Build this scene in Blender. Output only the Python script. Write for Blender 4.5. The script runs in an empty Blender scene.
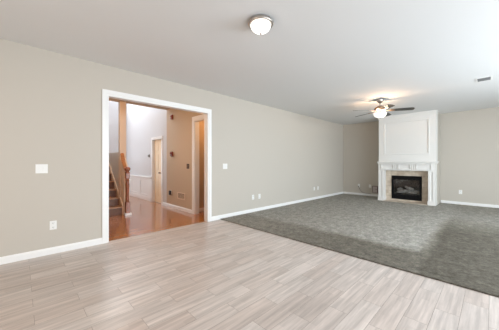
import bpy, bmesh, math, random
from mathutils import Vector, Matrix
random.seed(7)
D = bpy.data
C = bpy.context.scene.collection
S = bpy.context.scene
PI = math.pi

# ------------------------------------------------------------------ camera
YAW = 0.7996537
cam_data = D.cameras.new('camera')
cam_data.sensor_fit = 'HORIZONTAL'
cam_data.sensor_width = 36.0
cam_data.lens = 236.05 * 36.0 / 499.0
cam_data.shift_y = -2.03 / 499.0
cam_data.clip_start = 0.02
cam = D.objects.new('camera', cam_data)
cam.location = (0, 0, 1.23)
cam.rotation_euler = (PI / 2, 0, YAW - PI / 2)
C.objects.link(cam)
S.camera = cam

# ------------------------------------------------------------------ world, daylight, exposure
world = D.worlds.new('world')
world.use_nodes = True
S.world = world
bg = world.node_tree.nodes['Background']
bg.inputs['Color'].default_value = (0.80, 0.90, 1.0, 1)
bg.inputs['Strength'].default_value = 1.0
S.view_settings.view_transform = 'Standard'
S.view_settings.look = 'None'
S.view_settings.gamma = 1.0
S.view_settings.exposure = 0.0
S.view_settings.use_curve_mapping = False
S.cycles.use_denoising = True
S.cycles.max_bounces = 10
S.cycles.diffuse_bounces = 6
S.cycles.sample_clamp_indirect = 6.0
S.cycles.caustics_reflective = False
S.cycles.caustics_refractive = False


def area(name, loc, direction, sx, sy, power, col):
    l = D.lights.new(name, 'AREA')
    l.shape = 'RECTANGLE'
    l.size = sx
    l.size_y = sy
    l.energy = power
    l.color = col
    o = D.objects.new(name, l)
    o.location = loc
    o.rotation_euler = Vector(direction).to_track_quat('-Z', 'Z').to_euler()
    C.objects.link(o)
    return o


def point(name, loc, power, col, r=0.05):
    l = D.lights.new(name, 'POINT')
    l.energy = power
    l.color = col
    l.shadow_soft_size = r
    o = D.objects.new(name, l)
    o.location = loc
    C.objects.link(o)
    return o


DAY = (0.84, 0.93, 1.0)
# daylight entering through the windows of the right-hand wall and of the kitchen side behind the camera
area('daylight_patio_door', (1.45, -2.78, 1.10), (0, 1, -0.15), 2.2, 2.0, 95, (0.78, 0.90, 1.0))
area('daylight_window_one', (3.7, -2.78, 1.45), (0, 1, -0.3), 1.4, 1.5, 135, DAY)
area('daylight_window_two', (5.5, -2.78, 1.45), (0.05, 1, -0.2), 1.6, 1.5, 215, DAY)
area('daylight_kitchen_window', (-2.48, 1.6, 1.5), (1, 0, -0.85), 3.0, 1.5, 70, (1.0, 0.79, 0.60))
# two storey foyer: window daylight over the entrance, plus two added unseen fill lights
area('daylight_foyer_window', (1.9, 9.95, 4.2), (0, -1, -0.35), 1.8, 1.3, 82, (0.93, 0.96, 1.0))
area('added_low_foyer_fill', (1.35, 9.92, 1.15), (0.25, -1, 0), 0.8, 1.7, 32, (0.93, 0.96, 1.0))  # unseen fill light, added low to brighten the wainscot
area('added_stair_side_fill', (0.86, 8.2, 3.9), (1, 0, -0.6), 1.8, 1.2, 45, (0.93, 0.96, 1.0))  # unseen fill light, added to even out the foyer's right wall
# the hall's own flush lamp and the lamp of the side room, both warm
point('hall_lamp_light', (1.15, 5.05, 2.5), 42, (1.0, 0.66, 0.40), 0.12)
point('side_room_lamp_light', (3.9, 4.55, 2.45), 24, (1.0, 0.56, 0.26), 0.10)


# ------------------------------------------------------------------ materials
def mat(name, col, rough=0.6, metal=0.0, bump=0.0, bscale=200.0, vary=0.0, vscale=6.0, spec=0.5):
    m = D.materials.new(name)
    m.use_nodes = True
    nt = m.node_tree
    b = nt.nodes['Principled BSDF']
    b.inputs['Base Color'].default_value = (*col, 1)
    b.inputs['Roughness'].default_value = rough
    b.inputs['Metallic'].default_value = metal
    b.inputs['Specular IOR Level'].default_value = spec
    tc = nt.nodes.new('ShaderNodeTexCoord')
    if vary > 0:
        n = nt.nodes.new('ShaderNodeTexNoise')
        n.inputs['Scale'].default_value = vscale
        n.inputs['Detail'].default_value = 5
        nt.links.new(tc.outputs['Object'], n.inputs['Vector'])
        r = nt.nodes.new('ShaderNodeValToRGB')
        r.color_ramp.elements[0].position = 0.3
        r.color_ramp.elements[1].position = 0.7
        r.color_ramp.elements[0].color = (*[c * (1 - vary) for c in col], 1)
        r.color_ramp.elements[1].color = (*[min(1, c * (1 + vary)) for c in col], 1)
        nt.links.new(n.outputs['Fac'], r.inputs['Fac'])
        nt.links.new(r.outputs['Color'], b.inputs['Base Color'])
    if bump > 0:
        n = nt.nodes.new('ShaderNodeTexNoise')
        n.inputs['Scale'].default_value = bscale
        n.inputs['Detail'].default_value = 3
        nt.links.new(tc.outputs['Object'], n.inputs['Vector'])
        bp = nt.nodes.new('ShaderNodeBump')
        bp.inputs['Strength'].default_value = bump
        bp.inputs['Distance'].default_value = 0.004
        nt.links.new(n.outputs['Fac'], bp.inputs['Height'])
        nt.links.new(bp.outputs['Normal'], b.inputs['Normal'])
    return m


def emit(name, col, strength):
    m = D.materials.new(name)
    m.use_nodes = True
    b = m.node_tree.nodes['Principled BSDF']
    b.inputs['Base Color'].default_value = (0.9, 0.9, 0.88, 1)
    b.inputs['Roughness'].default_value = 0.3
    b.inputs['Emission Color'].default_value = (*col, 1)
    b.inputs['Emission Strength'].default_value = strength
    return m


def plank_mat(name, c1, c2, grout, w, h, ox, oy, mortar, grain_lo, grain_hi, rough, bias=0.0, gscale=(1.6, 22.0), coat=0.0, strips=0.0):
    """Boards or wood-look tiles laid along X in running bond, with grain along the board."""
    m = D.materials.new(name)
    m.use_nodes = True
    nt = m.node_tree
    L = nt.links.new
    b = nt.nodes['Principled BSDF']
    tc = nt.nodes.new('ShaderNodeTexCoord')
    mp = nt.nodes.new('ShaderNodeMapping')
    mp.inputs['Location'].default_value = (-ox, -oy, 0)
    L(tc.outputs['Object'], mp.inputs['Vector'])
    br = nt.nodes.new('ShaderNodeTexBrick')
    br.offset = 0.5
    br.offset_frequency = 2
    br.squash = 1.0
    br.inputs['Color1'].default_value = (0, 0, 0, 1)
    br.inputs['Color2'].default_value = (1, 1, 1, 1)
    br.inputs['Mortar'].default_value = (0.5, 0.5, 0.5, 1)
    br.inputs['Scale'].default_value = 1.0
    br.inputs['Mortar Size'].default_value = mortar
    br.inputs['Mortar Smooth'].default_value = 0.1
    br.inputs['Bias'].default_value = bias
    br.inputs['Brick Width'].default_value = w
    br.inputs['Row Height'].default_value = h
    L(mp.outputs['Vector'], br.inputs['Vector'])
    # grain: shift the noise per board so that it breaks at the joints
    sh = nt.nodes.new('ShaderNodeVectorMath')
    sh.operation = 'MULTIPLY_ADD'
    L(br.outputs['Color'], sh.inputs[0])
    sh.inputs[1].default_value = (37.0, 11.0, 5.0)
    L(tc.outputs['Object'], sh.inputs[2])
    g = nt.nodes.new('ShaderNodeMapping')
    g.inputs['Scale'].default_value = (gscale[0], gscale[1], 1)
    L(sh.outputs['Vector'], g.inputs['Vector'])
    n = nt.nodes.new('ShaderNodeTexNoise')
    n.inputs['Scale'].default_value = 1.0
    n.inputs['Detail'].default_value = 6
    n.inputs['Roughness'].default_value = 0.6
    n.inputs['Distortion'].default_value = 0.15
    L(g.outputs['Vector'], n.inputs['Vector'])
    gr = nt.nodes.new('ShaderNodeMapRange')
    gr.inputs['From Min'].default_value = 0.3
    gr.inputs['From Max'].default_value = 0.7
    gr.inputs['To Min'].default_value = grain_lo
    gr.inputs['To Max'].default_value = grain_hi
    L(n.outputs['Fac'], gr.inputs['Value'])
    mx = nt.nodes.new('ShaderNodeMix')
    mx.data_type = 'RGBA'
    mx.inputs[6].default_value = (*c1, 1)
    mx.inputs[7].default_value = (*c2, 1)
    L(br.outputs['Color'], mx.inputs[0])
    vm = nt.nodes.new('ShaderNodeVectorMath')
    vm.operation = 'SCALE'
    L(mx.outputs[2], vm.inputs[0])
    L(gr.outputs['Result'], vm.inputs['Scale'])
    m2 = nt.nodes.new('ShaderNodeMix')
    m2.data_type = 'RGBA'
    L(br.outputs['Fac'], m2.inputs[0])
    if strips > 0:                                      # narrow printed strips inside each tile
        b2 = nt.nodes.new('ShaderNodeTexBrick')
        b2.offset = 0.37
        b2.offset_frequency = 2
        for k_, v_ in (('Color1', (0, 0, 0, 1)), ('Color2', (1, 1, 1, 1)), ('Scale', 1.0), ('Mortar Size', 0.0), ('Brick Width', w * 0.83), ('Row Height', h / 3)):
            b2.inputs[k_].default_value = v_
        L(mp.outputs['Vector'], b2.inputs['Vector'])
        r2 = nt.nodes.new('ShaderNodeMapRange')
        r2.inputs['To Min'].default_value = 1 - strips
        r2.inputs['To Max'].default_value = 1 + strips
        L(b2.outputs['Color'], r2.inputs['Value'])
        v2 = nt.nodes.new('ShaderNodeVectorMath')
        v2.operation = 'SCALE'
        L(vm.outputs['Vector'], v2.inputs[0])
        L(r2.outputs['Result'], v2.inputs['Scale'])
        vm = v2
    L(vm.outputs['Vector'], m2.inputs[6])
    m2.inputs[7].default_value = (*grout, 1)
    L(m2.outputs[2], b.inputs['Base Color'])
    b.inputs['Roughness'].default_value = rough
    b.inputs['Coat Weight'].default_value = coat
    b.inputs['Coat Roughness'].default_value = 0.12
    bp = nt.nodes.new('ShaderNodeBump')
    bp.invert = True
    bp.inputs['Strength'].default_value = 0.35
    bp.inputs['Distance'].default_value = 0.003
    L(br.outputs['Fac'], bp.inputs['Height'])
    L(bp.outputs['Normal'], b.inputs['Normal'])
    return m


def carpet_mat():
    m = D.materials.new('carpet_pile')
    m.use_nodes = True
    nt = m.node_tree
    L = nt.links.new
    b = nt.nodes['Principled BSDF']
    tc = nt.nodes.new('ShaderNodeTexCoord')
    fine = nt.nodes.new('ShaderNodeTexNoise')
    fine.inputs['Scale'].default_value = 34
    fine.inputs['Detail'].default_value = 4
    fine.inputs['Roughness'].default_value = 0.75
    L(tc.outputs['Object'], fine.inputs['Vector'])
    # vacuum tracks: broad bands of brushed pile along X
    mp = nt.nodes.new('ShaderNodeMapping')
    mp.inputs['Scale'].default_value = (0.55, 1.5, 1)
    L(tc.outputs['Object'], mp.inputs['Vector'])
    big = nt.nodes.new('ShaderNodeTexNoise')
    big.inputs['Scale'].default_value = 1.4
    big.inputs['Detail'].default_value = 3
    L(mp.outputs['Vector'], big.inputs['Vector'])
    mid = nt.nodes.new('ShaderNodeTexNoise')
    mid.inputs['Scale'].default_value = 8
    mid.inputs['Detail'].default_value = 6
    mid.inputs['Roughness'].default_value = 0.7
    L(tc.outputs['Object'], mid.inputs['Vector'])
    a1 = nt.nodes.new('ShaderNodeMapRange')
    a1.inputs['From Min'].default_value = 0.3
    a1.inputs['From Max'].default_value = 0.7
    a1.inputs['To Min'].default_value = 0.62
    a1.inputs['To Max'].default_value = 1.38
    L(fine.outputs['Fac'], a1.inputs['Value'])
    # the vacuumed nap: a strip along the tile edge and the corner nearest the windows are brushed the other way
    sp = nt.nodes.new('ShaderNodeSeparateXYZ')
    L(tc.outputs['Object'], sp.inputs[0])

    def ramp(src, a, c, lo, hi, wob=0.25):
        ad = nt.nodes.new('ShaderNodeMath')
        ad.operation = 'MULTIPLY_ADD'
        L(big.outputs['Fac'], ad.inputs[0])
        ad.inputs[1].default_value = wob
        L(src, ad.inputs[2])
        r = nt.nodes.new('ShaderNodeMapRange')
        r.interpolation_type = 'SMOOTHSTEP'
        for k_, v_ in (('From Min', a), ('From Max', c), ('To Min', lo), ('To Max', hi)):
            r.inputs[k_].default_value = v_
        L(ad.outputs[0], r.inputs['Value'])
        return r.outputs['Result']

    def mth(op, p, q):
        k_ = nt.nodes.new('ShaderNodeMath')
        k_.operation = op
        for i_, v_ in ((0, p), (1, q)):
            if isinstance(v_, float):
                k_.inputs[i_].default_value = v_
            else:
                L(v_, k_.inputs[i_])
        return k_.outputs[0]
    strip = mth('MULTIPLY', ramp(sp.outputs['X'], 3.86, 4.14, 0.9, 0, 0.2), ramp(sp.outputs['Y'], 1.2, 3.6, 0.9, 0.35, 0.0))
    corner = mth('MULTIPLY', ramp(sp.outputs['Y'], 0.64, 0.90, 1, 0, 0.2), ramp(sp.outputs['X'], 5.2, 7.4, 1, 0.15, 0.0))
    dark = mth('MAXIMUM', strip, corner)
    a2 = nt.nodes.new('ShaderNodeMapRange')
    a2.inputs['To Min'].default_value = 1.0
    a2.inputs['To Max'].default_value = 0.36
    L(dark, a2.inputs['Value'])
    a3 = nt.nodes.new('ShaderNodeMapRange')
    a3.inputs['From Min'].default_value = 0.3
    a3.inputs['From Max'].default_value = 0.7
    a3.inputs['To Min'].default_value = 0.70
    a3.inputs['To Max'].default_value = 1.30
    L(mid.outputs['Fac'], a3.inputs['Value'])
    mu = nt.nodes.new('ShaderNodeMath')
    mu.operation = 'MULTIPLY'
    L(a1.outputs['Result'], mu.inputs[0])
    L(a2.outputs['Result'], mu.inputs[1])
    mu2 = nt.nodes.new('ShaderNodeMath')
    mu2.operation = 'MULTIPLY'
    L(mu.outputs[0], mu2.inputs[0])
    L(a3.outputs['Result'], mu2.inputs[1])
    vm = nt.nodes.new('ShaderNodeVectorMath')
    vm.operation = 'SCALE'
    vm.inputs[0].default_value = CARPET
    L(mu2.outputs[0], vm.inputs['Scale'])
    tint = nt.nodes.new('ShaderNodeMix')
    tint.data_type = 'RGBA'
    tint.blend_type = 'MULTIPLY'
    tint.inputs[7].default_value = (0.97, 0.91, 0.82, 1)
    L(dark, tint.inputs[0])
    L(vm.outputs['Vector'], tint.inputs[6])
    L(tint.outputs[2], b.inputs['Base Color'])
    b.inputs['Roughness'].default_value = 0.95
    b.inputs['Specular IOR Level'].default_value = 0.1
    bp = nt.nodes.new('ShaderNodeBump')
    bp.inputs['Strength'].default_value = 0.8
    bp.inputs['Distance'].default_value = 0.012
    L(fine.outputs['Fac'], bp.inputs['Height'])
    L(bp.outputs['Normal'], b.inputs['Normal'])
    return m


def glass_mat():
    m = D.materials.new('hearth_glass')
    m.use_nodes = True
    nt = m.node_tree
    nt.nodes.clear()
    out = nt.nodes.new('ShaderNodeOutputMaterial')
    tr = nt.nodes.new('ShaderNodeBsdfTransparent')
    tr.inputs['Color'].default_value = (0.95, 0.95, 0.95, 1)
    gl = nt.nodes.new('ShaderNodeBsdfGlossy')
    gl.inputs['Roughness'].default_value = 0.04
    fr = nt.nodes.new('ShaderNodeFresnel')
    fr.inputs['IOR'].default_value = 1.6
    mx = nt.nodes.new('ShaderNodeMixShader')
    nt.links.new(fr.outputs[0], mx.inputs[0])
    nt.links.new(tr.outputs[0], mx.inputs[1])
    nt.links.new(gl.outputs[0], mx.inputs[2])
    nt.links.new(mx.outputs[0], out.inputs['Surface'])
    return m


CARPET = (0.325, 0.312, 0.280)
M = dict(
    wall=mat('greige_wall_paint', (0.52, 0.482, 0.425), 0.75, bump=0.08, bscale=260),
    hallwall=mat('lamp_warmed_hall_paint', (0.54, 0.43, 0.31), 0.75, bump=0.08, bscale=260),  # same wall as the foyer; the lamp's warm light is put into this colour
    foyer=mat('pale_foyer_paint', (0.64, 0.64, 0.65), 0.75, bump=0.05, bscale=260),
    ceiling=mat('white_ceiling_paint', (0.74, 0.745, 0.745), 0.85, bump=0.25, bscale=150),
    trim=mat('white_trim_paint', (0.82, 0.82, 0.81), 0.35),
    mantel=mat('white_mantel_paint', (0.77, 0.76, 0.735), 0.4),
    plate=mat('white_plastic', (0.80, 0.80, 0.78), 0.35),
    slot=mat('dark_slot', (0.06, 0.06, 0.06), 0.6),
    brownplate=mat('dark_brown_plate', (0.055, 0.028, 0.014), 0.6),
    browntoggle=mat('tan_toggle', (0.15, 0.085, 0.045), 0.6),
    redbox=mat('dark_red_plastic', (0.26, 0.06, 0.035), 0.4),
    greybox=mat('grey_plastic', (0.25, 0.25, 0.24), 0.4),
    black=mat('black_plastic', (0.012, 0.012, 0.012), 0.4),
    blackmetal=mat('black_painted_metal', (0.006, 0.006, 0.007), 0.45, spec=0.15),
    firebrick=mat('sooty_firebrick', (0.035, 0.031, 0.028), 0.95, vary=0.4, vscale=18),
    log=mat('ash_grey_log', (0.86, 0.82, 0.76), 0.9, bump=0.6, bscale=40, vary=0.35, vscale=14),
    ember=mat('grey_ember_bed', (0.40, 0.38, 0.35), 0.95, bump=0.8, bscale=60, vary=0.5, vscale=30),
    nickel=mat('brushed_nickel', (0.55, 0.50, 0.46), 0.32, 1.0),
    bronze=mat('brushed_warm_metal', (0.42, 0.31, 0.23), 0.5, 1.0),
    blade=mat('dark_walnut_blade', (0.045, 0.042, 0.036), 0.45, vary=0.25, vscale=30),
    bowl=emit('lit_frosted_glass', (1.0, 0.95, 0.88), 2.0),
    fanbowl=emit('lit_fan_glass', (1.0, 0.92, 0.82), 1.0),
    post=mat('tan_post_paint', (0.60, 0.47, 0.355), 0.6),
    knee=mat('cream_knee_wall_paint', (0.72, 0.58, 0.45), 0.6),
    rail=mat('orange_oak', (0.40, 0.17, 0.065), 0.35, vary=0.25, vscale=25),
    newel=mat('red_brown_oak', (0.25, 0.085, 0.04), 0.3, vary=0.3, vscale=25),
    tread=mat('oak_tread', (0.34, 0.165, 0.075), 0.3, vary=0.2, vscale=20),
    riser=mat('dark_stair_riser', (0.13, 0.055, 0.026), 0.5, vary=0.2, vscale=20),
    door=mat('cream_door_paint', (0.84, 0.66, 0.43), 0.4),
    cable=mat('grey_cable', (0.16, 0.14, 0.13), 0.5),
    boxface=mat('pale_pink_panel', (0.52, 0.45, 0.44), 0.5),
    boxrim=mat('dark_box_rim', (0.10, 0.065, 0.06), 0.5),
    ventslat=mat('grey_vent_slat', (0.26, 0.26, 0.26), 0.5),
    windowglow=mat('window_frame_white', (0.8, 0.8, 0.8), 0.4),
    glass=glass_mat(),
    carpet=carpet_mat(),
    tile=plank_mat('wood_look_tile', (0.49, 0.42, 0.38), (0.565, 0.51, 0.475), (0.27, 0.23, 0.20), 0.61, 0.16, 0.08, 0.02, 0.0015,
                   0.76, 1.22, 0.32, gscale=(1.9, 30.0), strips=0.075),
    oak=plank_mat('hall_hardwood', (0.33, 0.105, 0.022), (0.45, 0.175, 0.042), (0.10, 0.04, 0.02), 1.1, 0.082, 0.1, 0.03, 0.0015,
                  0.75, 1.15, 0.2, coat=0.7),
)


def stone_tile():
    m = D.materials.new('beige_stone_tile')
    m.use_nodes = True
    nt = m.node_tree
    L = nt.links.new
    b = nt.nodes['Principled BSDF']
    tc = nt.nodes.new('ShaderNodeTexCoord')
    n = nt.nodes.new('ShaderNodeTexNoise')
    n.inputs['Scale'].default_value = 7
    n.inputs['Detail'].default_value = 6
    L(tc.outputs['Object'], n.inputs['Vector'])
    r = nt.nodes.new('ShaderNodeValToRGB')
    r.color_ramp.elements[0].position = 0.32
    r.color_ramp.elements[1].position = 0.68
    r.color_ramp.elements[0].color = (0.46, 0.37, 0.285, 1)
    r.color_ramp.elements[1].color = (0.66, 0.58, 0.48, 1)
    L(n.outputs['Fac'], r.inputs['Fac'])
    L(r.outputs['Color'], b.inputs['Base Color'])
    b.inputs['Roughness'].default_value = 0.4
    return m


M['stone'] = stone_tile()
M['grout'] = mat('tile_grout', (0.24, 0.20, 0.16), 0.9)


# ------------------------------------------------------------------ mesh helpers
def obj(name, bm, m, parent=None, smooth=False):
    me = D.meshes.new(name)
    bmesh.ops.recalc_face_normals(bm, faces=bm.faces)
    bm.to_mesh(me)
    bm.free()
    if smooth:
        for p in me.polygons:
            p.use_smooth = True
    me.materials.append(m)
    o = D.objects.new(name, me)
    C.objects.link(o)
    if parent:
        o.parent = parent
    return o


def bx(bm, x0, x1, y0, y1, z0, z1, bev=0.0):
    g = bmesh.ops.create_cube(bm, size=1.0)
    vs = g['verts']
    for v in vs:
        v.co = Vector(((x0 + x1) / 2 + v.co.x * (x1 - x0), (y0 + y1) / 2 + v.co.y * (y1 - y0), (z0 + z1) / 2 + v.co.z * (z1 - z0)))
    if bev > 0:
        es = list({e for v in vs for e in v.link_edges})
        bmesh.ops.bevel(bm, geom=es, offset=bev, segments=2, affect='EDGES', profile=0.5)
    return bm


def boxes(*bs, bev=0.0):
    bm = bmesh.new()
    for b in bs:
        bx(bm, *b, bev=bev)
    return bm


def lathe(profile, seg=40, bm=None, center=(0, 0, 0), axis='Z'):
    bm = bm or bmesh.new()
    rings = []
    for r, z in profile:
        ring = []
        for i in range(seg):
            a = 2 * PI * i / seg
            if axis == 'Z':
                p = (r * math.cos(a), r * math.sin(a), z)
            elif axis == 'X':
                p = (z, r * math.cos(a), r * math.sin(a))
            else:
                p = (r * math.cos(a), z, r * math.sin(a))
            ring.append(bm.verts.new((p[0] + center[0], p[1] + center[1], p[2] + center[2])))
        rings.append(ring)
    for a, b in zip(rings, rings[1:]):
        for i in range(seg):
            j = (i + 1) % seg
            bm.faces.new((a[i], a[j], b[j], b[i]))
    if profile[0][0] > 1e-6:
        bm.faces.new(rings[0])
    if profile[-1][0] > 1e-6:
        bm.faces.new(rings[-1])
    bmesh.ops.remove_doubles(bm, verts=bm.verts, dist=1e-6)
    return bm


def tube(pts, r, seg=8, bm=None):
    bm = bm or bmesh.new()
    pts = [Vector(p) for p in pts]
    rings = []
    for i, p in enumerate(pts):
        t = (pts[min(i + 1, len(pts) - 1)] - pts[max(i - 1, 0)]).normalized()
        u = t.orthogonal().normalized()
        if rings:
            pu = (rings[-1][0].co - pts[i - 1])
            u = (pu - t * pu.dot(t)).normalized()
        w = t.cross(u)
        rr = r[i] if isinstance(r, (list, tuple)) else r
        rings.append([bm.verts.new(p + (u * math.cos(2 * PI * k / seg) + w * math.sin(2 * PI * k / seg)) * rr) for k in range(seg)])
    for a, b in zip(rings, rings[1:]):
        for k in range(seg):
            j = (k + 1) % seg
            bm.faces.new((a[k], a[j], b[j], b[k]))
    bm.faces.new(rings[0])
    bm.faces.new(rings[-1])
    return bm


def prism(poly, axis, a, b, bm=None):
    """Extrude a 2-D outline along an axis: axis 'X' -> poly in (y, z); 'Y' -> (x, z); 'Z' -> (x, y)."""
    bm = bm or bmesh.new()

    def P(p, t):
        return {'X': (t, p[0], p[1]), 'Y': (p[0], t, p[1]), 'Z': (p[0], p[1], t)}[axis]
    A = [bm.verts.new(P(p, a)) for p in poly]
    B = [bm.verts.new(P(p, b)) for p in poly]
    n = len(poly)
    for i in range(n):
        j = (i + 1) % n
        bm.faces.new((A[i], A[j], B[j], B[i]))
    bm.faces.new(A)
    bm.faces.new(B)
    return bm


def thing(name, label, cat, loc=(0, 0, 0), group=None):
    o = D.objects.new(name, None)
    o.empty_display_size = 0.1
    C.objects.link(o)
    o.location = loc
    o['label'] = label
    o['category'] = cat
    if group:
        o['group'] = group
    return o


def tag(o, label, cat, group=None, kind=None):
    o['label'] = label
    o['category'] = cat
    if group:
        o['group'] = group
    if kind:
        o['kind'] = kind
    return o


def struct(name, bm, m, parent=None, label=None, smooth=False):
    o = obj(name, bm, m, parent, smooth)
    if not parent:
        o['kind'] = 'structure'
        o['category'] = name.split('_')[0].split('.')[0]
        o['label'] = label or name
    return o


def dup(root, loc, label, rz=None):
    r = root.copy()
    C.objects.link(r)
    r.location = loc
    if rz is not None:
        r.rotation_euler = (0, 0, rz)
    r['label'] = label
    for ch in list(root.children):
        c = ch.copy()
        C.objects.link(c)
        c.parent = r
        for g in list(ch.children):
            d = g.copy()
            C.objects.link(d)
            d.parent = c
    return r


# ------------------------------------------------------------------ room shell
XB, YL, YR, XK, H = 9.27, 4.155, -2.8, -2.5, 2.74       # back wall, left wall, right wall, kitchen side, ceiling
WT = 0.115
OX0, OX1, OZ = 0.985, 2.815, 2.272                      # wide cased opening in the left wall
XC = 3.132                                              # tile / carpet line

struct('floor', boxes((XK, XC + 0.02, YR, YL + 0.05, -0.10, 0.0)), M['tile'], label='pale wood-look plank tile floor in the front half of the room')
struct('floor_base', boxes((XC + 0.02, XB, YR, YL, -0.10, -0.012)), M['grout'], label='subfloor under the grey carpet')
struct('floor_hall', boxes((-0.7, 5.1, YL + 0.05, 10.1, -0.10, 0.0)), M['oak'], label='glossy orange-brown hardwood floor of the hall and foyer')
struct('ceiling', boxes((XK, XB + 0.1, YR - 0.1, YL + WT, H, H + 0.12)), M['ceiling'], label='flat white ceiling of the large room')
struct('wall_left', boxes((XK, OX0, YL, YL + WT, -0.1, H), (OX1, XB + 0.1, YL, YL + WT, -0.1, H), (OX0, OX1, YL, YL + WT, OZ, H)), M['wall'],
       label='long greige wall with the wide cased opening')
struct('wall_back', boxes((XB, XB + 0.1, YR - 0.1, YL, -0.1, H)), M['wall'], label='greige far wall on both sides of the fireplace')
W1 = (3.0, 4.4, 0.7, 2.2)
W2 = (4.7, 6.3, 0.7, 2.2)
PD = (0.35, 2.55, 0.0, 2.1)
struct('wall_right', boxes((XK, PD[0], YR - 0.1, YR, -0.1, H), (PD[0], PD[1], YR - 0.1, YR, PD[3], H), (PD[1], W1[0], YR - 0.1, YR, -0.1, H),
                           (W1[0], W1[1], YR - 0.1, YR, -0.1, W1[2]), (W1[0], W1[1], YR - 0.1, YR, W1[3], H), (W1[1], W2[0], YR - 0.1, YR, -0.1, H),
                           (W2[0], W2[1], YR - 0.1, YR, -0.1, W2[2]), (W2[0], W2[1], YR - 0.1, YR, W2[3], H), (W2[1], XB, YR - 0.1, YR, -0.1, H)),
       M['wall'], label='window wall on the right of the room')
KW = (0.1, 3.1, 0.75, 2.25)
struct('wall_kitchen', boxes((XK - 0.1, XK, YR - 0.1, KW[0], -0.1, H), (XK - 0.1, XK, KW[1], YL + WT, -0.1, H), (XK - 0.1, XK, KW[0], KW[1], -0.1, KW[2]),
                             (XK - 0.1, XK, KW[0], KW[1], KW[3], H)), M['wall'], label='greige wall on the kitchen side')


def window_y(n, x0, x1, z0, z1):
    t = 0.05
    xm = (x0 + x1) / 2
    struct('window_%d' % n, boxes((x0, x0 + t, YR - 0.08, YR - 0.03, z0, z1), (x1 - t, x1, YR - 0.08, YR - 0.03, z0, z1), (xm - t / 2, xm + t / 2, YR - 0.08, YR - 0.03, z0 + t, z1 - t),
                                  (x0 + t, x1 - t, YR - 0.08, YR - 0.03, z0, z0 + t), (x0 + t, x1 - t, YR - 0.08, YR - 0.03, z1 - t, z1)), M['trim'], label='white window frame in the right wall')


window_y(1, *PD)
window_y(2, *W1)
window_y(3, *W2)


# baseboards: an eased profile run along each wall
def base_prof(t=0.015, h=0.09):
    return [(0, 0), (t, 0), (t, h - 0.022), (t * 0.55, h - 0.006), (t * 0.4, h), (0, h)]


def base_x(name, x0, x1, y, side, label, parent=None, z=0.0, m='trim'):
    bm = prism([(y + side * p[0], z + p[1]) for p in base_prof()], 'X', x0, x1)
    return struct(name, bm, M[m], parent, label)


def base_y(name, y0, y1, x, side, label, parent=None, z=0.0, m='trim'):
    bm = prism([(x + side * p[0], z + p[1]) for p in base_prof()], 'Y', y0, y1)
    return struct(name, bm, M[m], parent, label)


CAS = 0.088
b = base_x('baseboard_left', XK, OX0 - CAS, YL, -1, 'white baseboard left of the cased opening')
base_x('baseboard_left.001', OX1 + CAS, XB, YL, -1, 'white baseboard along the left wall behind the carpet')
base_y('baseboard_back', 2.62, YL - 0.015, XB, -1, 'white baseboard of the far wall between the corner and the fireplace')
base_y('baseboard_back.001', YR, 1.105, XB, -1, 'white baseboard of the far wall right of the fireplace')


# casing of the wide opening (stepped profile) + jamb lining
def casing_x(name, x0, x1, ztop, y, side, w, label, m='trim'):
    """Door casing on a wall y=const round an opening x0..x1; side = direction the casing stands out."""
    bm = bmesh.new()
    t1, t2 = 0.012, 0.020

    def bb(a0, a1, z0, z1, t):
        bx(bm, a0, a1, min(y, y + side * t), max(y, y + side * t), z0, z1)
    bb(x0 - w, x0 - w * 0.35, 0, ztop + w, t2)
    bb(x0 - w * 0.35, x0, 0, ztop, t1)
    bb(x1 + w * 0.35, x1 + w, 0, ztop + w, t2)
    bb(x1, x1 + w * 0.35, 0, ztop, t1)
    bb(x0 - w * 0.35, x1 + w * 0.35, ztop + w * 0.35, ztop + w, t2)
    bb(x0 - w * 0.35, x1 + w * 0.35, ztop, ztop + w * 0.35, t1)
    return struct(name, bm, M[m], None, label)


casing_x('trim_1', OX0, OX1, OZ, YL, -1, CAS, 'white casing round the wide opening to the hall')
casing_x('trim_2', OX0, OX1, OZ, YL + WT, 1, CAS, 'white casing on the hall side of the wide opening')
struct('trim_3', boxes((OX0 - 0.006, OX0 + 0.004, YL, YL + WT, 0, OZ), (OX1 - 0.004, OX1 + 0.006, YL, YL + WT, 0, OZ), (OX0 + 0.004, OX1 - 0.004, YL, YL + WT, OZ - 0.004, OZ + 0.006)), M['trim'],
       label='white jamb lining inside the wide opening')

# ------------------------------------------------------------------ hall and two storey foyer
YE, XH, ZF, YF = 6.48, 3.0, 5.2, 10.0                     # edge of the upper floor, hall right wall, foyer ceiling, foyer far wall
DY0, DY1, DZ = 6.80, 7.46, 1.955                        # closet door
SY0, SY1, SZ = 4.30, 4.965, 2.235                        # cased opening to the side room
struct('ceiling_hall', boxes((-0.7, 5.1, YL + WT, YE, H, H + 0.3)), M['hallwall'], label='hall ceiling under the upper floor')
struct('ceiling_foyer', boxes((-0.7, XH + 0.12, YE, YF + 0.1, ZF, ZF + 0.1)), M['foyer'], label='high ceiling of the foyer')
struct('wall_hall_right', boxes((XH, XH + WT, YL + WT, SY0, 0, H), (XH, XH + WT, SY0, SY1, SZ, H), (XH, XH + WT, SY1, YE, 0, H)), M['hallwall'],
       label='tan wall on the right of the hall')
struct('wall_foyer_right', boxes((XH, XH + WT, YE, DY0, 0, ZF), (XH, XH + WT, DY0, DY1, DZ, ZF), (XH, XH + WT, DY1, YF, 0, ZF)), M['foyer'],
       label='pale tall wall on the right of the foyer')
FW = (1.0, 2.8, 3.6, 4.9)
struct('wall_foyer_far', boxes((-0.7, FW[0], YF, YF + 0.1, 0, ZF), (FW[1], XH + WT, YF, YF + 0.1, 0, ZF), (FW[0], FW[1], YF, YF + 0.1, 0, FW[2]), (FW[0], FW[1], YF, YF + 0.1, FW[3], ZF)),
       M['foyer'], label='pale far wall of the foyer')
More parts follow.
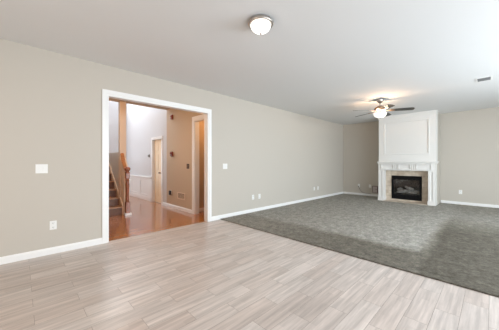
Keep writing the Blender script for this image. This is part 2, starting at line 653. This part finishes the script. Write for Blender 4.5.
struct('wall_stair', boxes((0.70, 0.82, YE + 0.01, YF, 0, ZF)), M['foyer'], label='wall on the far side of the stairs')
struct('wall_upper', boxes((-0.7, XH, YE - 0.1, YE - 0.001, H + 0.3, ZF)), M['foyer'], label='upper wall above the hall ceiling edge')
struct('wall_hall_left', boxes((-0.8, -0.7, YL + WT, YF, 0, ZF)), M['hallwall'], label='tan wall at the left end of the hall')
struct('wall_side_room', boxes((XH + WT, 5.1, 5.15, 5.25, 0, H), (5.1, 5.2, YL + WT, 5.25, 0, H)), M['hallwall'], label='wall of the side room off the hall')
base_x('baseboard_side_room', XH + WT, 5.1, 5.15, -1, 'white baseboard inside the side room')
base_y('baseboard_hall', SY1 + 0.11, DY0 - 0.085, XH, -1, 'white baseboard under the tan hall wall')


def casing_y(name, y0, y1, ztop, x, side, w, label, m='trim'):
    bm = bmesh.new()
    t = 0.018
    xa, xb = min(x, x + side * t), max(x, x + side * t)
    bx(bm, xa, xb, y0 - w, y0, 0, ztop + w, bev=0.003)
    bx(bm, xa, xb, y1, y1 + w, 0, ztop + w, bev=0.003)
    bx(bm, xa, xb, y0, y1, ztop, ztop + w, bev=0.003)
    return struct(name, bm, M[m], None, label)


casing_y('trim_4', SY0 + 0.09, SY1, SZ, XH, -1, 0.105, 'cased opening from the hall to the side room')
struct('trim_5', boxes((XH - 0.002, XH + WT + 0.002, SY1 - 0.012, SY1 + 0.001, 0, SZ), (XH - 0.002, XH + WT + 0.002, SY0, SY1 - 0.012, SZ - 0.012, SZ + 0.001)), M['trim'],
       label='jamb lining of the opening to the side room')
casing_y('trim_6', DY0, DY1, DZ, XH, -1, 0.075, 'casing round the cream closet door')
struct('trim_7', boxes((XH, XH + WT, DY1 - 0.012, DY1 + 0.001, 0, DZ), (XH, XH + WT, DY0 - 0.001, DY0 + 0.012, 0, DZ), (XH, XH + WT, DY0 + 0.012, DY1 - 0.012, DZ - 0.012, DZ + 0.001)), M['trim'],
       label='jamb lining of the closet door')

# closet door with raised panels and a knob
bm = bmesh.new()
dx = XH + 0.055
bx(bm, dx, dx + 0.035, DY0 + 0.014, DY1 - 0.014, 0.008, DZ - 0.014)
for (z0, z1) in ((0.2, 0.85), (1.0, 1.5), (1.6, 1.85)):
    for (a, c) in ((DY0 + 0.09, (DY0 + DY1) / 2 - 0.03), ((DY0 + DY1) / 2 + 0.03, DY1 - 0.09)):
        bx(bm, dx - 0.008, dx, a, c, z0, z1, bev=0.004)
d1 = struct('door_1', bm, M['door'], label='cream panelled closet door off the foyer')
bm = lathe([(0.0, -0.062), (0.022, -0.058), (0.030, -0.045), (0.026, -0.030), (0.012, -0.022), (0.011, -0.008), (0.030, -0.006), (0.030, 0.0)], 20, axis='X', center=(dx, DY0 + 0.22, 0.93))
k = obj('door_knob', bm, M['bronze'], d1, True)

# white wainscot with chair rail and picture-frame panels on the foyer wall
bm = bmesh.new()
bx(bm, XH - 0.008, XH, DY1 + 0.075, YF, 0.0, 0.74)
bx(bm, XH - 0.034, XH - 0.008, DY1 + 0.075, YF, 0.0, 0.13, bev=0.004)
bx(bm, XH - 0.050, XH, DY1 + 0.075, YF, 0.74, 0.785, bev=0.006)
ws = (DY1 + 0.075, 7.745, 8.47, 8.76, 9.45, YF)
for a, c in ((ws[0], ws[1]), (ws[2], ws[3]), (ws[4], ws[5])):
    bx(bm, XH - 0.026, XH - 0.008, a, c, 0.13, 0.74, bev=0.003)
for a, c in ((ws[1], ws[2]), (ws[3], ws[4])):
    bx(bm, XH - 0.026, XH - 0.008, a, c, 0.13, 0.20, bev=0.003)
    bx(bm, XH - 0.026, XH - 0.008, a, c, 0.64, 0.74, bev=0.003)
struct('trim_8', bm, M['trim'], label='white wainscot with framed panels on the foyer wall')
bm = bmesh.new()
bx(bm, 0.82, XH - 0.034, YF - 0.02, YF, 0.0, 0.74)
bx(bm, 0.82, XH - 0.034, YF - 0.034, YF, 0.74, 0.785)
struct('trim_9', bm, M['trim'], label='white wainscot on the far foyer wall')

# post carrying the edge of the upper floor
KX0, KX1 = 1.77, 1.885
struct('column_1', boxes((1.752, 1.893, YE - 0.125, YE - 0.005, 0.0, H)), M['post'], label='slim tan post from the stair rail up to the hall ceiling edge')
# closed balustrade of the stair: sloping to the newel, level along the landing
RS, RN, NS, SY = 0.19, 0.23, 8, 6.17
struct('wall_stair_knee', prism([(6.10, 0), (YE - 0.126, 0), (YE - 0.126, 1.36), (6.10, 1.04)], 'X', KX0, KX1), M['knee'],
       label='cream knee wall beside the stairs')

struct('wall_landing', boxes((KX0, KX1, YE - 0.003, YE + 1.25, 0, 1.50)), M['wall'], label='greige half wall of the stair landing behind the post')
st = thing('staircase', 'wooden stairs with oak rail and red-brown newel post seen through the opening', 'stairs', (1.3, SY, 0))


def local(bm):
    bmesh.ops.translate(bm, verts=bm.verts, vec=(-1.3, -SY, 0))
    return bm


for i in range(NS):
    y0 = SY + RN * i
    tr = obj('tread', local(boxes((0.83, KX0 - 0.022, y0 - 0.025, y0 + RN + 0.004, RS * (i + 1) - 0.03, RS * (i + 1)), bev=0.006)), M['tread'], st)
    obj('riser', local(boxes((0.83, KX0 - 0.022, y0, y0 + RN, RS * i, RS * (i + 1) - 0.03))), M['riser'], st)
obj('landing', local(boxes((0.83, KX0 - 0.002, SY + RN * NS + 0.006, YF - 0.04, RS * NS - 0.05, RS * NS))), M['tread'], st)
sl = RS / RN
yb, yt = SY - 0.02, SY + RN * NS
obj('skirt_board', local(prism([(yb, 0), (yb + 0.16, 0.0), (yt, sl * (yt - SY) - 0.1), (yt, sl * (yt - SY) + 0.22), (yb + 0.02, 0.24), (yb, 0.20)], 'X', KX0 - 0.02, KX0)), M['knee'], st)
# rail: moulded oak handrail on the sloping top, returning to the post
def rail_prof(z):
    return [(-0.026, z), (0.026, z), (0.034, z + 0.018), (0.028, z + 0.044), (0.0, z + 0.054), (-0.028, z + 0.044), (-0.034, z + 0.018)]


bm = bmesh.new()
xc = (KX0 + KX1) / 2
sec = []
for (yy, zz) in ((6.075, 1.06), (6.12, 1.075), (6.26, 1.25), (YE - 0.126, 1.425)):
    sec.append([bm.verts.new((xc - 0.022 + p[0] * 1.25, yy, p[1])) for p in rail_prof(zz)])
for a, c in zip(sec, sec[1:]):
    for i in range(7):
        j = (i + 1) % 7
        bm.faces.new((a[i], a[j], c[j], c[i]))
bm.faces.new(sec[0])
bm.faces.new(sec[-1])
obj('handrail', local(bm), M['rail'], st)
bm = boxes((xc - 0.045, xc + 0.045, 5.985, 6.075, 0.0, 0.30), (xc - 0.042, xc + 0.042, 5.988, 6.072, 0.86, 0.99), bev=0.004)
lathe([(0.044, 0.30), (0.030, 0.335), (0.036, 0.36), (0.030, 0.42), (0.034, 0.60), (0.040, 0.72), (0.030, 0.80), (0.040, 0.825), (0.030, 0.845), (0.042, 0.86)], 20, bm, (xc, 6.03, 0))
nw = obj('newel_post', local(bm), M['newel'], st)
bm = lathe([(0.045, 0.99), (0.058, 1.005), (0.040, 1.02), (0.034, 1.03), (0.056, 1.055), (0.062, 1.085), (0.054, 1.115), (0.03, 1.135), (0.0, 1.14)], 24, None, (xc, 6.03, 0))
obj('newel_cap', local(bm), M['newel'], nw, True)
obj('newel_plinth', local(boxes((xc - 0.075, xc + 0.075, 5.955, 6.095, 0.0, 0.05), bev=0.004)), M['trim'], nw)
base_y('baseboard_knee', 6.10, YE + 1.2, KX1, 1, 'white baseboard along the knee wall')

# ------------------------------------------------------------------ carpet
nx, ny = 230, 220
x0, x1, y0, y1 = XC, XB, YR, YL
bm = bmesh.new()
grid = []
for i in range(nx + 1):
    u = i / nx
    row = []
    for j in range(ny + 1):
        v = j / ny
        edge = i == 0
        z = 0.013 + random.uniform(-0.002, 0.002)
        row.append(bm.verts.new((x0 + (x1 - x0) * u + (random.uniform(-0.003, 0.003) if edge else 0), y0 + (y1 - y0) * v, z)))
    grid.append(row)
for i in range(nx):
    for j in range(ny):
        cc = (grid[i][j].co + grid[i + 1][j + 1].co) / 2
        if (cc.x > 8.44 and 1.13 < cc.y < 2.60) or (cc.x > 8.36 and 1.30 < cc.y < 2.45):
            continue                                    # the carpet is cut round the fireplace
        bm.faces.new((grid[i][j], grid[i + 1][j], grid[i + 1][j + 1], grid[i][j + 1]))
low = [bm.verts.new((v.co.x + 0.006, v.co.y, 0.0)) for v in grid[0]]
for j in range(ny):
    bm.faces.new((grid[0][j], grid[0][j + 1], low[j + 1], low[j]))
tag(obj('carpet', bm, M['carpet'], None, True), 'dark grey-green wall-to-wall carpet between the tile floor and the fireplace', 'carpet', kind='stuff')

# ------------------------------------------------------------------ fireplace
FY0, FY1 = 1.120, 2.610                                  # sides of the chimney breast
BX0, BX1, BZ0, BZ1 = 1.478, 2.285, 0.08, 0.825            # gas insert, on the tile plane
TP = 8.67
struct('wall_chimney', boxes((8.75, XB, BX1, FY1, 0, H), (8.75, XB, FY0, BX0, 0, H), (8.75, XB, BX0, BX1, BZ1, H), (9.15, XB, BX0, BX1, 0, BZ1)), M['wall'],
       label='greige chimney breast behind the white mantel')
fp = thing('fireplace', 'white panelled mantel and overmantel with beige tile surround on the far wall', 'fireplace', (8.75, 1.865, 0))


def fl(bm):
    bmesh.ops.translate(bm, verts=bm.verts, vec=(-8.75, -1.865, 0))
    return bm


# overmantel: backing panel, stiles and rails, moulding
PX = 8.518
om = obj('overmantel', fl(boxes((PX, 8.75, FY0 - 0.006, FY1 + 0.006, 1.275, H), )), M['mantel'], fp)
py0, py1, pz0, pz1 = 1.275, 2.455, 1.50, 2.515
obj('panel_frame', fl(boxes((8.50, PX, FY0 - 0.006, py0, 1.275, H), (8.50, PX, py1, FY1 + 0.006, 1.275, H), (8.50, PX, py0, py1, 1.275, pz0), (8.50, PX, py0, py1, pz1, H))), M['mantel'], om)
bm = bmesh.new()
mo = 0.026
for q in ((py0 - 0.012, py0 + mo, pz0 - 0.012, pz1 + 0.012), (py1 - mo, py1 + 0.012, pz0 - 0.012, pz1 + 0.012), (py0 + mo, py1 - mo, pz0 - 0.012, pz0 + mo), (py0 + mo, py1 - mo, pz1 - mo, pz1 + 0.012)):
    bx(bm, 8.494, PX, *q, bev=0.006)
obj('panel_moulding', fl(bm), M['mantel'], om)
bm = bmesh.new()
bx(bm, 8.482, 8.75, FY0 - 0.018, FY1 + 0.018, 2.655, 2.70, bev=0.004)
bx(bm, 8.47, 8.75, FY0 - 0.028, FY1 + 0.028, 2.70, H, bev=0.006)
obj('crown_moulding', fl(bm), M['mantel'], om)
# shelf with bed mouldings
sh = obj('mantel_shelf', fl(boxes((8.385, 8.75, 1.085, 2.640, 1.243, 1.277), bev=0.006)), M['mantel'], fp)
obj('bed_moulding', fl(boxes((8.405, 8.75, 1.10, 2.632, 1.222, 1.243), (8.425, 8.75, 1.112, 2.625, 1.20, 1.222), bev=0.004)), M['mantel'], sh)
# frieze with three framed panels and two fluted blocks
LW = 0.163
bm = boxes((8.465, 8.75, 1.134, 2.615, 0.995, 1.20))
fz = obj('frieze', fl(bm), M['mantel'], fp)
for (a, c) in ((1.205, 1.590), (1.715, 2.050), (2.165, 2.535)):
    bm = bmesh.new()
    w = 0.026
    for q in ((a, c, 1.165, 1.165 + w), (a, c, 1.025, 1.025 + w), (a, a + w, 1.025 + w, 1.165), (c - w, c, 1.025 + w, 1.165)):
        bx(bm, 8.440, 8.465, *q, bev=0.003)
    obj('frieze_panel', fl(bm), M['mantel'], fz)
for (a, c) in ((1.610, 1.695), (2.070, 2.145)):
    bm = bmesh.new()
    n = 2
    wd = (c - a) / (2 * n - 1)
    for i in range(n):
        bx(bm, 8.442, 8.465, a + 2 * i * wd, a + (2 * i + 1) * wd, 1.03, 1.18, bev=0.003)
    obj('fluted_block', fl(bm), M['mantel'], fz)
# pilasters with flutes, plinths and caps
for (a, c) in ((1.134, 1.134 + LW), (2.615 - LW, 2.615)):
    pl = obj('pilaster', fl(boxes((8.465, 8.75, a, c, 0.0, 0.995))), M['mantel'], fp)
    bm = bmesh.new()
    for i in range(2):
        s = a + 0.002 + i * (LW - 0.004 - 0.056)
        bx(bm, 8.446, 8.465, s, s + 0.056, 0.13, 0.97, bev=0.004)
    obj('fluting', fl(bm), M['mantel'], pl)
    obj('plinth', fl(boxes((8.425, 8.75, a - 0.012, c + 0.012, 0.0, 0.13), bev=0.005)), M['mantel'], pl)
# tile surround: grout bed and separate tiles
bm = bmesh.new()
ia, ic = 1.134 + LW, 2.615 - LW
bed = boxes((TP + 0.004, 8.75, ia, BX0, 0.0, 0.995), (TP + 0.004, 8.75, BX1, ic, 0.0, 0.995), (TP + 0.004, 8.75, BX0, BX1, BZ1, 0.995), (TP + 0.004, 8.75, BX0, BX1, 0, BZ0))
sr = obj('tile_surround', fl(bed), M['grout'], fp)
g = 0.004
tiles = []
zs = [0.0, 0.165, 0.33, 0.495, 0.66, 0.825, 0.995]
for z0, z1 in zip(zs, zs[1:]):
    tiles.append((ia, BX0, z0, z1))
    tiles.append((BX1, ic, z0, z1))
ys = [BX0 + (BX1 - BX0) * i / 5 for i in range(6)]
for a, c in zip(ys, ys[1:]):
    tiles.append((a, c, BZ1, 0.995))
    tiles.append((a, c, 0.0, BZ0))
for a, c, z0, z1 in tiles:
    bx(bm, TP - 0.004, TP + 0.004, a + g / 2, c - g / 2, z0 + g / 2, z1 - g / 2, bev=0.0015)
obj('surround_tiles', fl(bm), M['stone'], sr)
# hearth: flush row of the same tile on the floor
he = obj('hearth', fl(boxes((8.37, TP - 0.006, ia - 0.0, ic + 0.0, 0.0, 0.018))), M['grout'], fp)
bm = bmesh.new()
ys = [ia + (ic - ia) * i / 7 for i in range(8)]
for a, c in zip(ys, ys[1:]):
    bx(bm, 8.368, TP - 0.008, a + g / 2, c - g / 2, 0.006, 0.024, bev=0.002)
obj('hearth_tiles', fl(bm), M['stone'], he)

# gas insert
gi = thing('gas_fireplace_insert', 'black gas fireplace insert with glass front inside the tile surround', 'fireplace insert', (8.75, (BX0 + BX1) / 2, BZ0))


def gl(bm):
    bmesh.ops.translate(bm, verts=bm.verts, vec=(-8.75, -(BX0 + BX1) / 2, -BZ0))
    return bm


e = 0.004
GY0, GY1, GZ0, GZ1 = 1.535, 2.228, 0.235, 0.705
obj('firebox', gl(boxes((9.10, 9.14, BX0 + e, BX1 - e, BZ0, BZ1 - e), (TP + 0.02, 9.10, BX0 + e, BX0 + 0.03, BZ0, BZ1 - e), (TP + 0.02, 9.10, BX1 - 0.03, BX1 - e, BZ0, BZ1 - e),
                        (TP + 0.02, 9.10, BX0 + 0.03, BX1 - 0.03, BZ1 - 0.03, BZ1 - e), (TP + 0.02, 9.10, BX0 + 0.03, BX1 - 0.03, BZ0, GZ0 - 0.005))), M['firebrick'], gi)
fr = obj('front_frame', gl(boxes((TP - 0.02, TP + 0.018, BX0 + e, GY0, BZ0 + e, BZ1 - e), (TP - 0.02, TP + 0.018, GY1, BX1 - e, BZ0 + e, BZ1 - e), (TP - 0.02, TP + 0.018, GY0, GY1, GZ1, BZ1 - e),
                                 (TP - 0.02, TP + 0.018, GY0, GY1, BZ0 + e, GZ0), bev=0.003)), M['blackmetal'], gi)
bm = bmesh.new()
for i in range(4):
    z = 0.10 + i * 0.030
    bx(bm, TP - 0.030, TP - 0.020, GY0 - 0.02, GY1 + 0.02, z, z + 0.016, bev=0.004)
obj('lower_louvre', gl(bm), M['blackmetal'], gi)
bm = bmesh.new()
for i in range(3):
    z = 0.725 + i * 0.028
    bx(bm, TP - 0.030, TP - 0.020, GY0 - 0.02, GY1 + 0.02, z, z + 0.016, bev=0.004)
obj('upper_louvre', gl(bm), M['blackmetal'], gi)
obj('glass_pane', gl(boxes((TP, TP + 0.005, GY0, GY1, GZ0, GZ1))), M['glass'], gi)
bm = bmesh.new()
bmesh.ops.create_grid(bm, x_segments=24, y_segments=40, size=0.5)
for v in bm.verts:
    x, yy = v.co.x, v.co.y
    v.co = Vector((8.88 + x * 0.30, 1.88 + yy * 0.66, GZ0 + 0.025 + 0.035 * math.exp(-8 * (x * x + yy * yy)) + random.uniform(0, 0.012)))
obj('ember_bed', gl(bm), M['ember'], gi)


def log(p, q, r, label):
    p, q = Vector(p), Vector(q)
    n = 9
    pts, rs = [], []
    for i in range(n):
        t = i / (n - 1)
        pts.append(p.lerp(q, t) + Vector((random.uniform(-.008, .008), 0, random.uniform(-.008, .010))))
        rs.append(r * (0.8 + 0.3 * math.sin(PI * t)) * random.uniform(0.9, 1.1))
    rs[0] *= 0.8
    rs[-1] *= 0.75
    bm = tube(pts, rs, 12)
    o = obj('gas_log', bm, M['log'], None, True)
    tag(o, label, 'log', 'ceramic logs in the gas fireplace')
    return o


ez = GZ0 + 0.055
log((8.97, 1.60, ez + 0.03), (8.95, 2.17, ez + 0.035), 0.050, 'long grey log lying at the back of the fireplace')
log((8.80, 1.64, ez + 0.01), (8.83, 1.86, ez + 0.015), 0.036, 'short grey log at the front right of the fireplace')
log((8.82, 1.94, ez + 0.01), (8.79, 2.16, ez + 0.012), 0.038, 'short grey log at the front left of the fireplace')
log((8.86, 1.72, ez + 0.10), (8.88, 1.96, ez + 0.175), 0.036, 'pale log leaning across the top of the pile')
log((8.87, 2.17, ez + 0.088), (8.90, 2.03, ez + 0.118), 0.030, 'thin pale log crossing under the top log')

# ------------------------------------------------------------------ wall plates: all face -y in their own frame
def plate_base(t, w, h, m):
    return obj('plate', boxes((-w / 2, w / 2, -0.006, 0, -h / 2, h / 2), bev=0.002), m, t)


def outlet(loc, rz, label, group=None):
    t = thing('wall_outlet', label, 'outlet', loc, group)
    t.rotation_euler = (0, 0, rz)
    plate_base(t, 0.075, 0.118, M['plate'])
    for s in (-1, 1):
        r = obj('receptacle', boxes((-0.017, 0.017, -0.009, -0.006, s * 0.028 - 0.016, s * 0.028 + 0.016), bev=0.004), M['plate'], t)
        obj('slots', boxes((-0.0085, -0.0055, -0.0098, -0.009, s * 0.028 - 0.003, s * 0.028 + 0.009), (0.0055, 0.0085, -0.0098, -0.009, s * 0.028 - 0.003, s * 0.028 + 0.009),
                           (-0.0025, 0.0025, -0.0098, -0.009, s * 0.028 - 0.011, s * 0.028 - 0.006)), M['slot'], r)
    return t


def switch(loc, rz, label, m='plate', mt='plate', gangs=2):
    t = thing('light_switch', label, 'switch', loc)
    t.rotation_euler = (0, 0, rz)
    plate_base(t, 0.07 + 0.048 * (gangs - 1) + 0.005, 0.12, M[m])
    for i in range(gangs):
        c = (i - (gangs - 1) / 2) * 0.046
        k = boxes((c - 0.016, c + 0.016, -0.0085, -0.006, -0.033, 0.033), bev=0.001)
        pk = obj('rocker', k, M[mt], t)
        tg = boxes((c - 0.005, c + 0.005, -0.018, -0.0085, 0.0, 0.012), bev=0.002)
        obj('toggle', tg, M[mt], pk)
    return t


RB, RHALL = -PI / 2, -PI / 2
switch((0.205, YL, 1.153), 0, 'white double light switch on the wall left of the wide opening')
switch((3.278, YL, 1.156), 0, 'white double light switch on the wall just right of the wide opening')
o1 = outlet((0.322, YL, 0.386), 0, 'white outlet low on the wall left of the wide opening')
dup(o1, (4.16, YL, 0.378), 'white outlet, nearer the opening of the close pair mid-way along the left wall')['group'] = 'outlet plates along the left wall'
dup(o1, (4.39, YL, 0.378), 'white outlet, farther from the opening of the close pair mid-way along the left wall')['group'] = 'outlet plates along the left wall'
dup(o1, (7.057, YL, 0.372), 'white outlet, nearer the camera of the far pair close to the back corner')['group'] = 'outlet plates along the left wall'
dup(o1, (7.30, YL, 0.372), 'white outlet closest to the back corner on the left wall')['group'] = 'outlet plates along the left wall'
dup(o1, (XB, 0.652, 0.378), 'white outlet on the far wall right of the fireplace', RB)
dup(o1, (XB, 3.150, 0.375), 'white outlet on the far wall beside the small framed box', RB)

# cable plate with a cord that hangs down to the baseboard
t = thing('cable_plate', 'white cable wall plate near the back corner with a cord plugged in', 'wall plate', (XB, 3.55, 0.375))
t.rotation_euler = (0, 0, RB)
plate_base(t, 0.072, 0.116, M['plate'])
obj('jack', lathe([(0.009, -0.006), (0.009, -0.016), (0.005, -0.016), (0.005, -0.022)], 14, None, (0, 0, -0.03), axis='Y'), M['nickel'], t)
pts = [(XB - 0.022, 3.55, 0.345), (XB - 0.050, 3.545, 0.335), (XB - 0.052, 3.53, 0.29), (XB - 0.035, 3.49, 0.215), (XB - 0.03, 3.44, 0.15), (XB - 0.028, 3.37, 0.115), (XB - 0.026, 3.28, 0.105),
       (XB - 0.024, 3.19, 0.102), (XB - 0.022, 3.12, 0.100)]


def smooth_path(P, n=5):
    P = [Vector(p) for p in P]
    out = []
    for i in range(len(P) - 1):
        a, b_, c, d = P[max(i - 1, 0)], P[i], P[i + 1], P[min(i + 2, len(P) - 1)]
        for k in range(n):
            t_ = k / n
            out.append(0.5 * ((2 * b_) + (c - a) * t_ + (2 * a - 5 * b_ + 4 * c - d) * t_ ** 2 + (3 * b_ - a - 3 * c + d) * t_ ** 3))
    out.append(P[-1])
    return out


cd = obj('cable', tube(smooth_path(pts), 0.006, 8), M['cable'], None, True)
tag(cd, 'thin dark cord drooping from the cable plate to the top of the baseboard', 'cord')
obj('cable_plug', tube([(XB - 0.018, 3.55, 0.345), (XB - 0.05, 3.55, 0.345)], 0.016, 12), M['black'], cd)

# small framed box low on the wall beside the mantel
t = thing('wall_box', 'small pale square wall box with dark rim beside the left mantel leg', 'wall box', (XB, 2.972, 0.27))
t.rotation_euler = (0, 0, RB)
fb = obj('frame', boxes((-0.092, -0.078, -0.022, 0, -0.122, 0.122), (0.072, 0.092, -0.022, 0, -0.122, 0.122), (-0.078, 0.072, -0.022, 0, 0.104, 0.122), (-0.078, 0.072, -0.022, 0, -0.122, -0.112), bev=0.002),
         M['boxrim'], t)
obj('cover', boxes((-0.078, 0.072, -0.014, 0, -0.112, 0.104), bev=0.002), M['boxface'], t)
obj('latch', boxes((0.02, 0.05, -0.02, -0.014, -0.012, 0.012), bev=0.002), M['boxrim'], t)

# ------------------------------------------------------------------ fittings on the hall wall
def wall_unit(name, label, cat, y, z, w, h, d, m, detail):
    t = thing(name, label, cat, (XH, y, z))
    t.rotation_euler = (0, 0, RHALL)
    obj('housing', boxes((-w / 2, w / 2, -d, 0, -h / 2, h / 2), bev=min(w, h, d) * 0.2), M[m], t)
    detail(t, w, h, d)
    return t


def horn(t, w, h, d):
    obj('lens', lathe([(w * 0.28, -d), (w * 0.26, -d - 0.014), (w * 0.15, -d - 0.024), (0.0, -d - 0.027)], 18, None, (0, 0, h * 0.12), axis='Y'), M['redbox'], t)
    obj('grille', boxes(*[(-w * 0.3, w * 0.3, -d - 0.004, -d, -h * 0.4 + i * 0.014, -h * 0.4 + i * 0.014 + 0.006) for i in range(2)]), M['black'], t)


wall_unit('wall_alarm', 'small dark red box high on the tan hall wall', 'alarm', 6.117, 2.485, 0.085, 0.125, 0.045, 'redbox', horn)
wall_unit('wall_chime', 'dark red-brown box at head height on the tan hall wall', 'wall box', 6.12, 1.475, 0.11, 0.13, 0.05, 'redbox', horn)


def dial(t, w, h, d):
    obj('dial', lathe([(w * 0.36, -d), (w * 0.33, -d - 0.012), (0.0, -d - 0.014)], 18, None, (0, 0, 0), axis='Y'), M['greybox'], t)


wall_unit('thermostat', 'small grey thermostat on the pale wall just left of the cream door', 'thermostat', 7.735, 1.463, 0.105, 0.085, 0.03, 'greybox', dial)
switch((XH, 5.285, 1.147), RHALL, 'dark brown switch plate on the tan hall wall beside the side room opening', 'brownplate', 'browntoggle', 2)
t = outlet((XH, 6.21, 0.42), RHALL, 'outlet low on the tan hall wall behind the black plug')
ad = thing('plug_adapter', 'black plug-in adapter low on the tan hall wall left of the vent', 'adapter', (XH, 6.21, 0.41))
ad.rotation_euler = (0, 0, RHALL)
obj('body', boxes((-0.03, 0.03, -0.055, -0.0099, -0.06, 0.055), bev=0.008), M['black'], ad)
obj('prong_block', boxes((-0.055, -0.03, -0.04, -0.015, -0.012, 0.018), bev=0.005), M['black'], ad)

t = thing('wall_vent', 'tan louvred air vent low on the hall wall', 'vent', (XH, 5.62, 0.372))
t.rotation_euler = (0, 0, RHALL)
w, h = 0.40, 0.18
obj('backing', boxes((-w / 2 + 0.03, w / 2 - 0.03, -0.003, 0, -h / 2 + 0.025, h / 2 - 0.025)), M['browntoggle'], t)
obj('frame', boxes((-w / 2, -w / 2 + 0.03, -0.014, 0, -h / 2, h / 2), (w / 2 - 0.03, w / 2, -0.014, 0, -h / 2, h / 2), (-w / 2 + 0.03, w / 2 - 0.03, -0.014, 0, h / 2 - 0.025, h / 2),
                   (-w / 2 + 0.03, w / 2 - 0.03, -0.014, 0, -h / 2, -h / 2 + 0.025), bev=0.003), M['knee'], t)
obj('slats', boxes(*[(-w / 2 + 0.031, w / 2 - 0.031, -0.010, -0.003, -h / 2 + 0.03 + i * 0.02, -h / 2 + 0.041 + i * 0.02) for i in range(6)]), M['hallwall'], t)

# ------------------------------------------------------------------ ceiling fittings
t = thing('ceiling_light', 'lit flush ceiling light with nickel ring and frosted bowl over the tile floor', 'ceiling light', (1.835, 1.717, H))
obj('ring', lathe([(0.112, 0.0), (0.122, -0.008), (0.131, -0.022), (0.134, -0.036), (0.130, -0.044), (0.112, -0.046), (0.104, -0.040), (0.104, 0.0)], 48), M['nickel'], t, True)
prof = [(0.099, -0.038)]
for i in range(1, 13):
    a = PI / 2 * i / 12
    prof.append((0.108 * math.cos(a), -0.042 - 0.084 * math.sin(a)))
prof[-1] = (0.0, prof[-1][1])
obj('glass_bowl', lathe(prof, 48), M['bowl'], t, True)
obj('finial', lathe([(0.011, -0.122), (0.013, -0.129), (0.008, -0.136), (0.010, -0.142), (0.0, -0.149)], 18), M['nickel'], t, True)

FX, FYC = 6.13, 1.86
t = thing('ceiling_fan', 'five blade ceiling fan with lit glass bowl in front of the fireplace', 'ceiling fan', (FX, FYC, H))
obj('canopy', lathe([(0.075, 0.0), (0.078, -0.02), (0.068, -0.05), (0.045, -0.075), (0.022, -0.085), (0.0, -0.085)], 32), M['nickel'], t, True)
obj('downrod', lathe([(0.013, -0.08), (0.013, -0.165)], 16), M['nickel'], t, True)
mh = obj('motor_housing', lathe([(0.0, -0.150), (0.035, -0.152), (0.075, -0.170), (0.115, -0.195), (0.125, -0.220), (0.118, -0.245), (0.095, -0.262), (0.060, -0.275), (0.055, -0.292), (0.0, -0.292)], 40),
          M['bronze'], t, True)
rt = Vector((math.sin(YAW), -math.cos(YAW), 0))
fw = Vector((math.cos(YAW), math.sin(YAW), 0))
for kk in range(5):
    th = math.radians(-28 + 72 * kk)
    d = rt * math.cos(th) + fw * math.sin(th)
    az = math.atan2(d.y, d.x)
    # blade: outline with rounded tip, pitched about its length
    n = 10
    out = [(0.20, -0.045), (0.24, -0.058), (0.50, -0.070)]
    for i in range(n + 1):
        a = -PI / 2 + PI * i / n
        out.append((0.635 + 0.045 * math.cos(a), 0.072 * math.sin(a)))
    out += [(0.50, 0.070), (0.24, 0.058), (0.20, 0.045)]
    bm = prism(out, 'Z', -0.003, 0.003)
    R = Matrix.Rotation(az, 4, 'Z') @ Matrix.Translation((0, 0, -0.268)) @ Matrix.Rotation(math.radians(2.0), 4, 'Y') @ Matrix.Rotation(math.radians(-12), 4, 'X')
    bmesh.ops.transform(bm, matrix=R, verts=bm.verts)
    bl = obj('blade', bm, M['blade'], t)
    bm = bmesh.new()
    prism([(0.09, -0.016), (0.19, -0.014), (0.23, -0.040), (0.30, -0.030), (0.30, 0.030), (0.23, 0.040), (0.19, 0.014), (0.09, 0.016)], 'Z', -0.010, -0.003, bm)
    bmesh.ops.transform(bm, matrix=R, verts=bm.verts)
    obj('blade_iron', bm, M['bronze'], bl)
obj('light_fitter', lathe([(0.055, -0.285), (0.060, -0.292), (0.050, -0.345), (0.0, -0.350)], 24), M['bronze'], t, True)
prof = [(0.136, -0.322), (0.138, -0.332)]
for i in range(1, 13):
    a = PI / 2 * i / 12
    prof.append((0.138 * math.cos(a) ** 0.85, -0.332 - 0.108 * math.sin(a)))
prof[-1] = (0.0, prof[-1][1])
inner = [(max(r - 0.005, 0.0), z + (0.005 if r < 0.135 else 0)) for r, z in prof]
bm = lathe([(0.0, inner[-1][1])] + list(reversed(inner[:-1])) + prof, 40)
obj('glass_bowl', bm, M['fanbowl'], t, True)
obj('finial', lathe([(0.012, -0.435), (0.010, -0.447), (0.0, -0.454)], 14), M['bronze'], t, True)
for kk in range(3):
    a = math.radians(35 + 120 * kk)
    point('fan_bulb_light', (FX + 0.105 * math.cos(a), FYC + 0.105 * math.sin(a), H - 0.312), 11, (1.0, 0.66, 0.42), 0.02)

t = thing('ceiling_vent', 'white ceiling air vent with grey slats at the right, beyond the ceiling fan', 'vent', (5.985, 0.105, H))
w, l, e = 0.26, 0.22, 0.026
obj('backing', boxes((-w / 2 + e, w / 2 - e, -l / 2 + e, l / 2 - e, -0.001, 0)), M['slot'], t)
obj('frame', boxes((-w / 2, -w / 2 + e, -l / 2, l / 2, -0.005, 0), (w / 2 - e, w / 2, -l / 2, l / 2, -0.005, 0), (-w / 2 + e, w / 2 - e, -l / 2, -l / 2 + e, -0.005, 0),
                   (-w / 2 + e, w / 2 - e, l / 2 - e, l / 2, -0.005, 0), bev=0.0015), M['trim'], t)
bm = bmesh.new()
for i in range(8):
    x = -w / 2 + e + 0.013 + i * (w - 2 * e - 0.026) / 7
    bx(bm, x - 0.004, x + 0.004, -l / 2 + e + 0.001, l / 2 - e - 0.001, -0.009, -0.001)
obj('slats', bm, M['ventslat'], t)
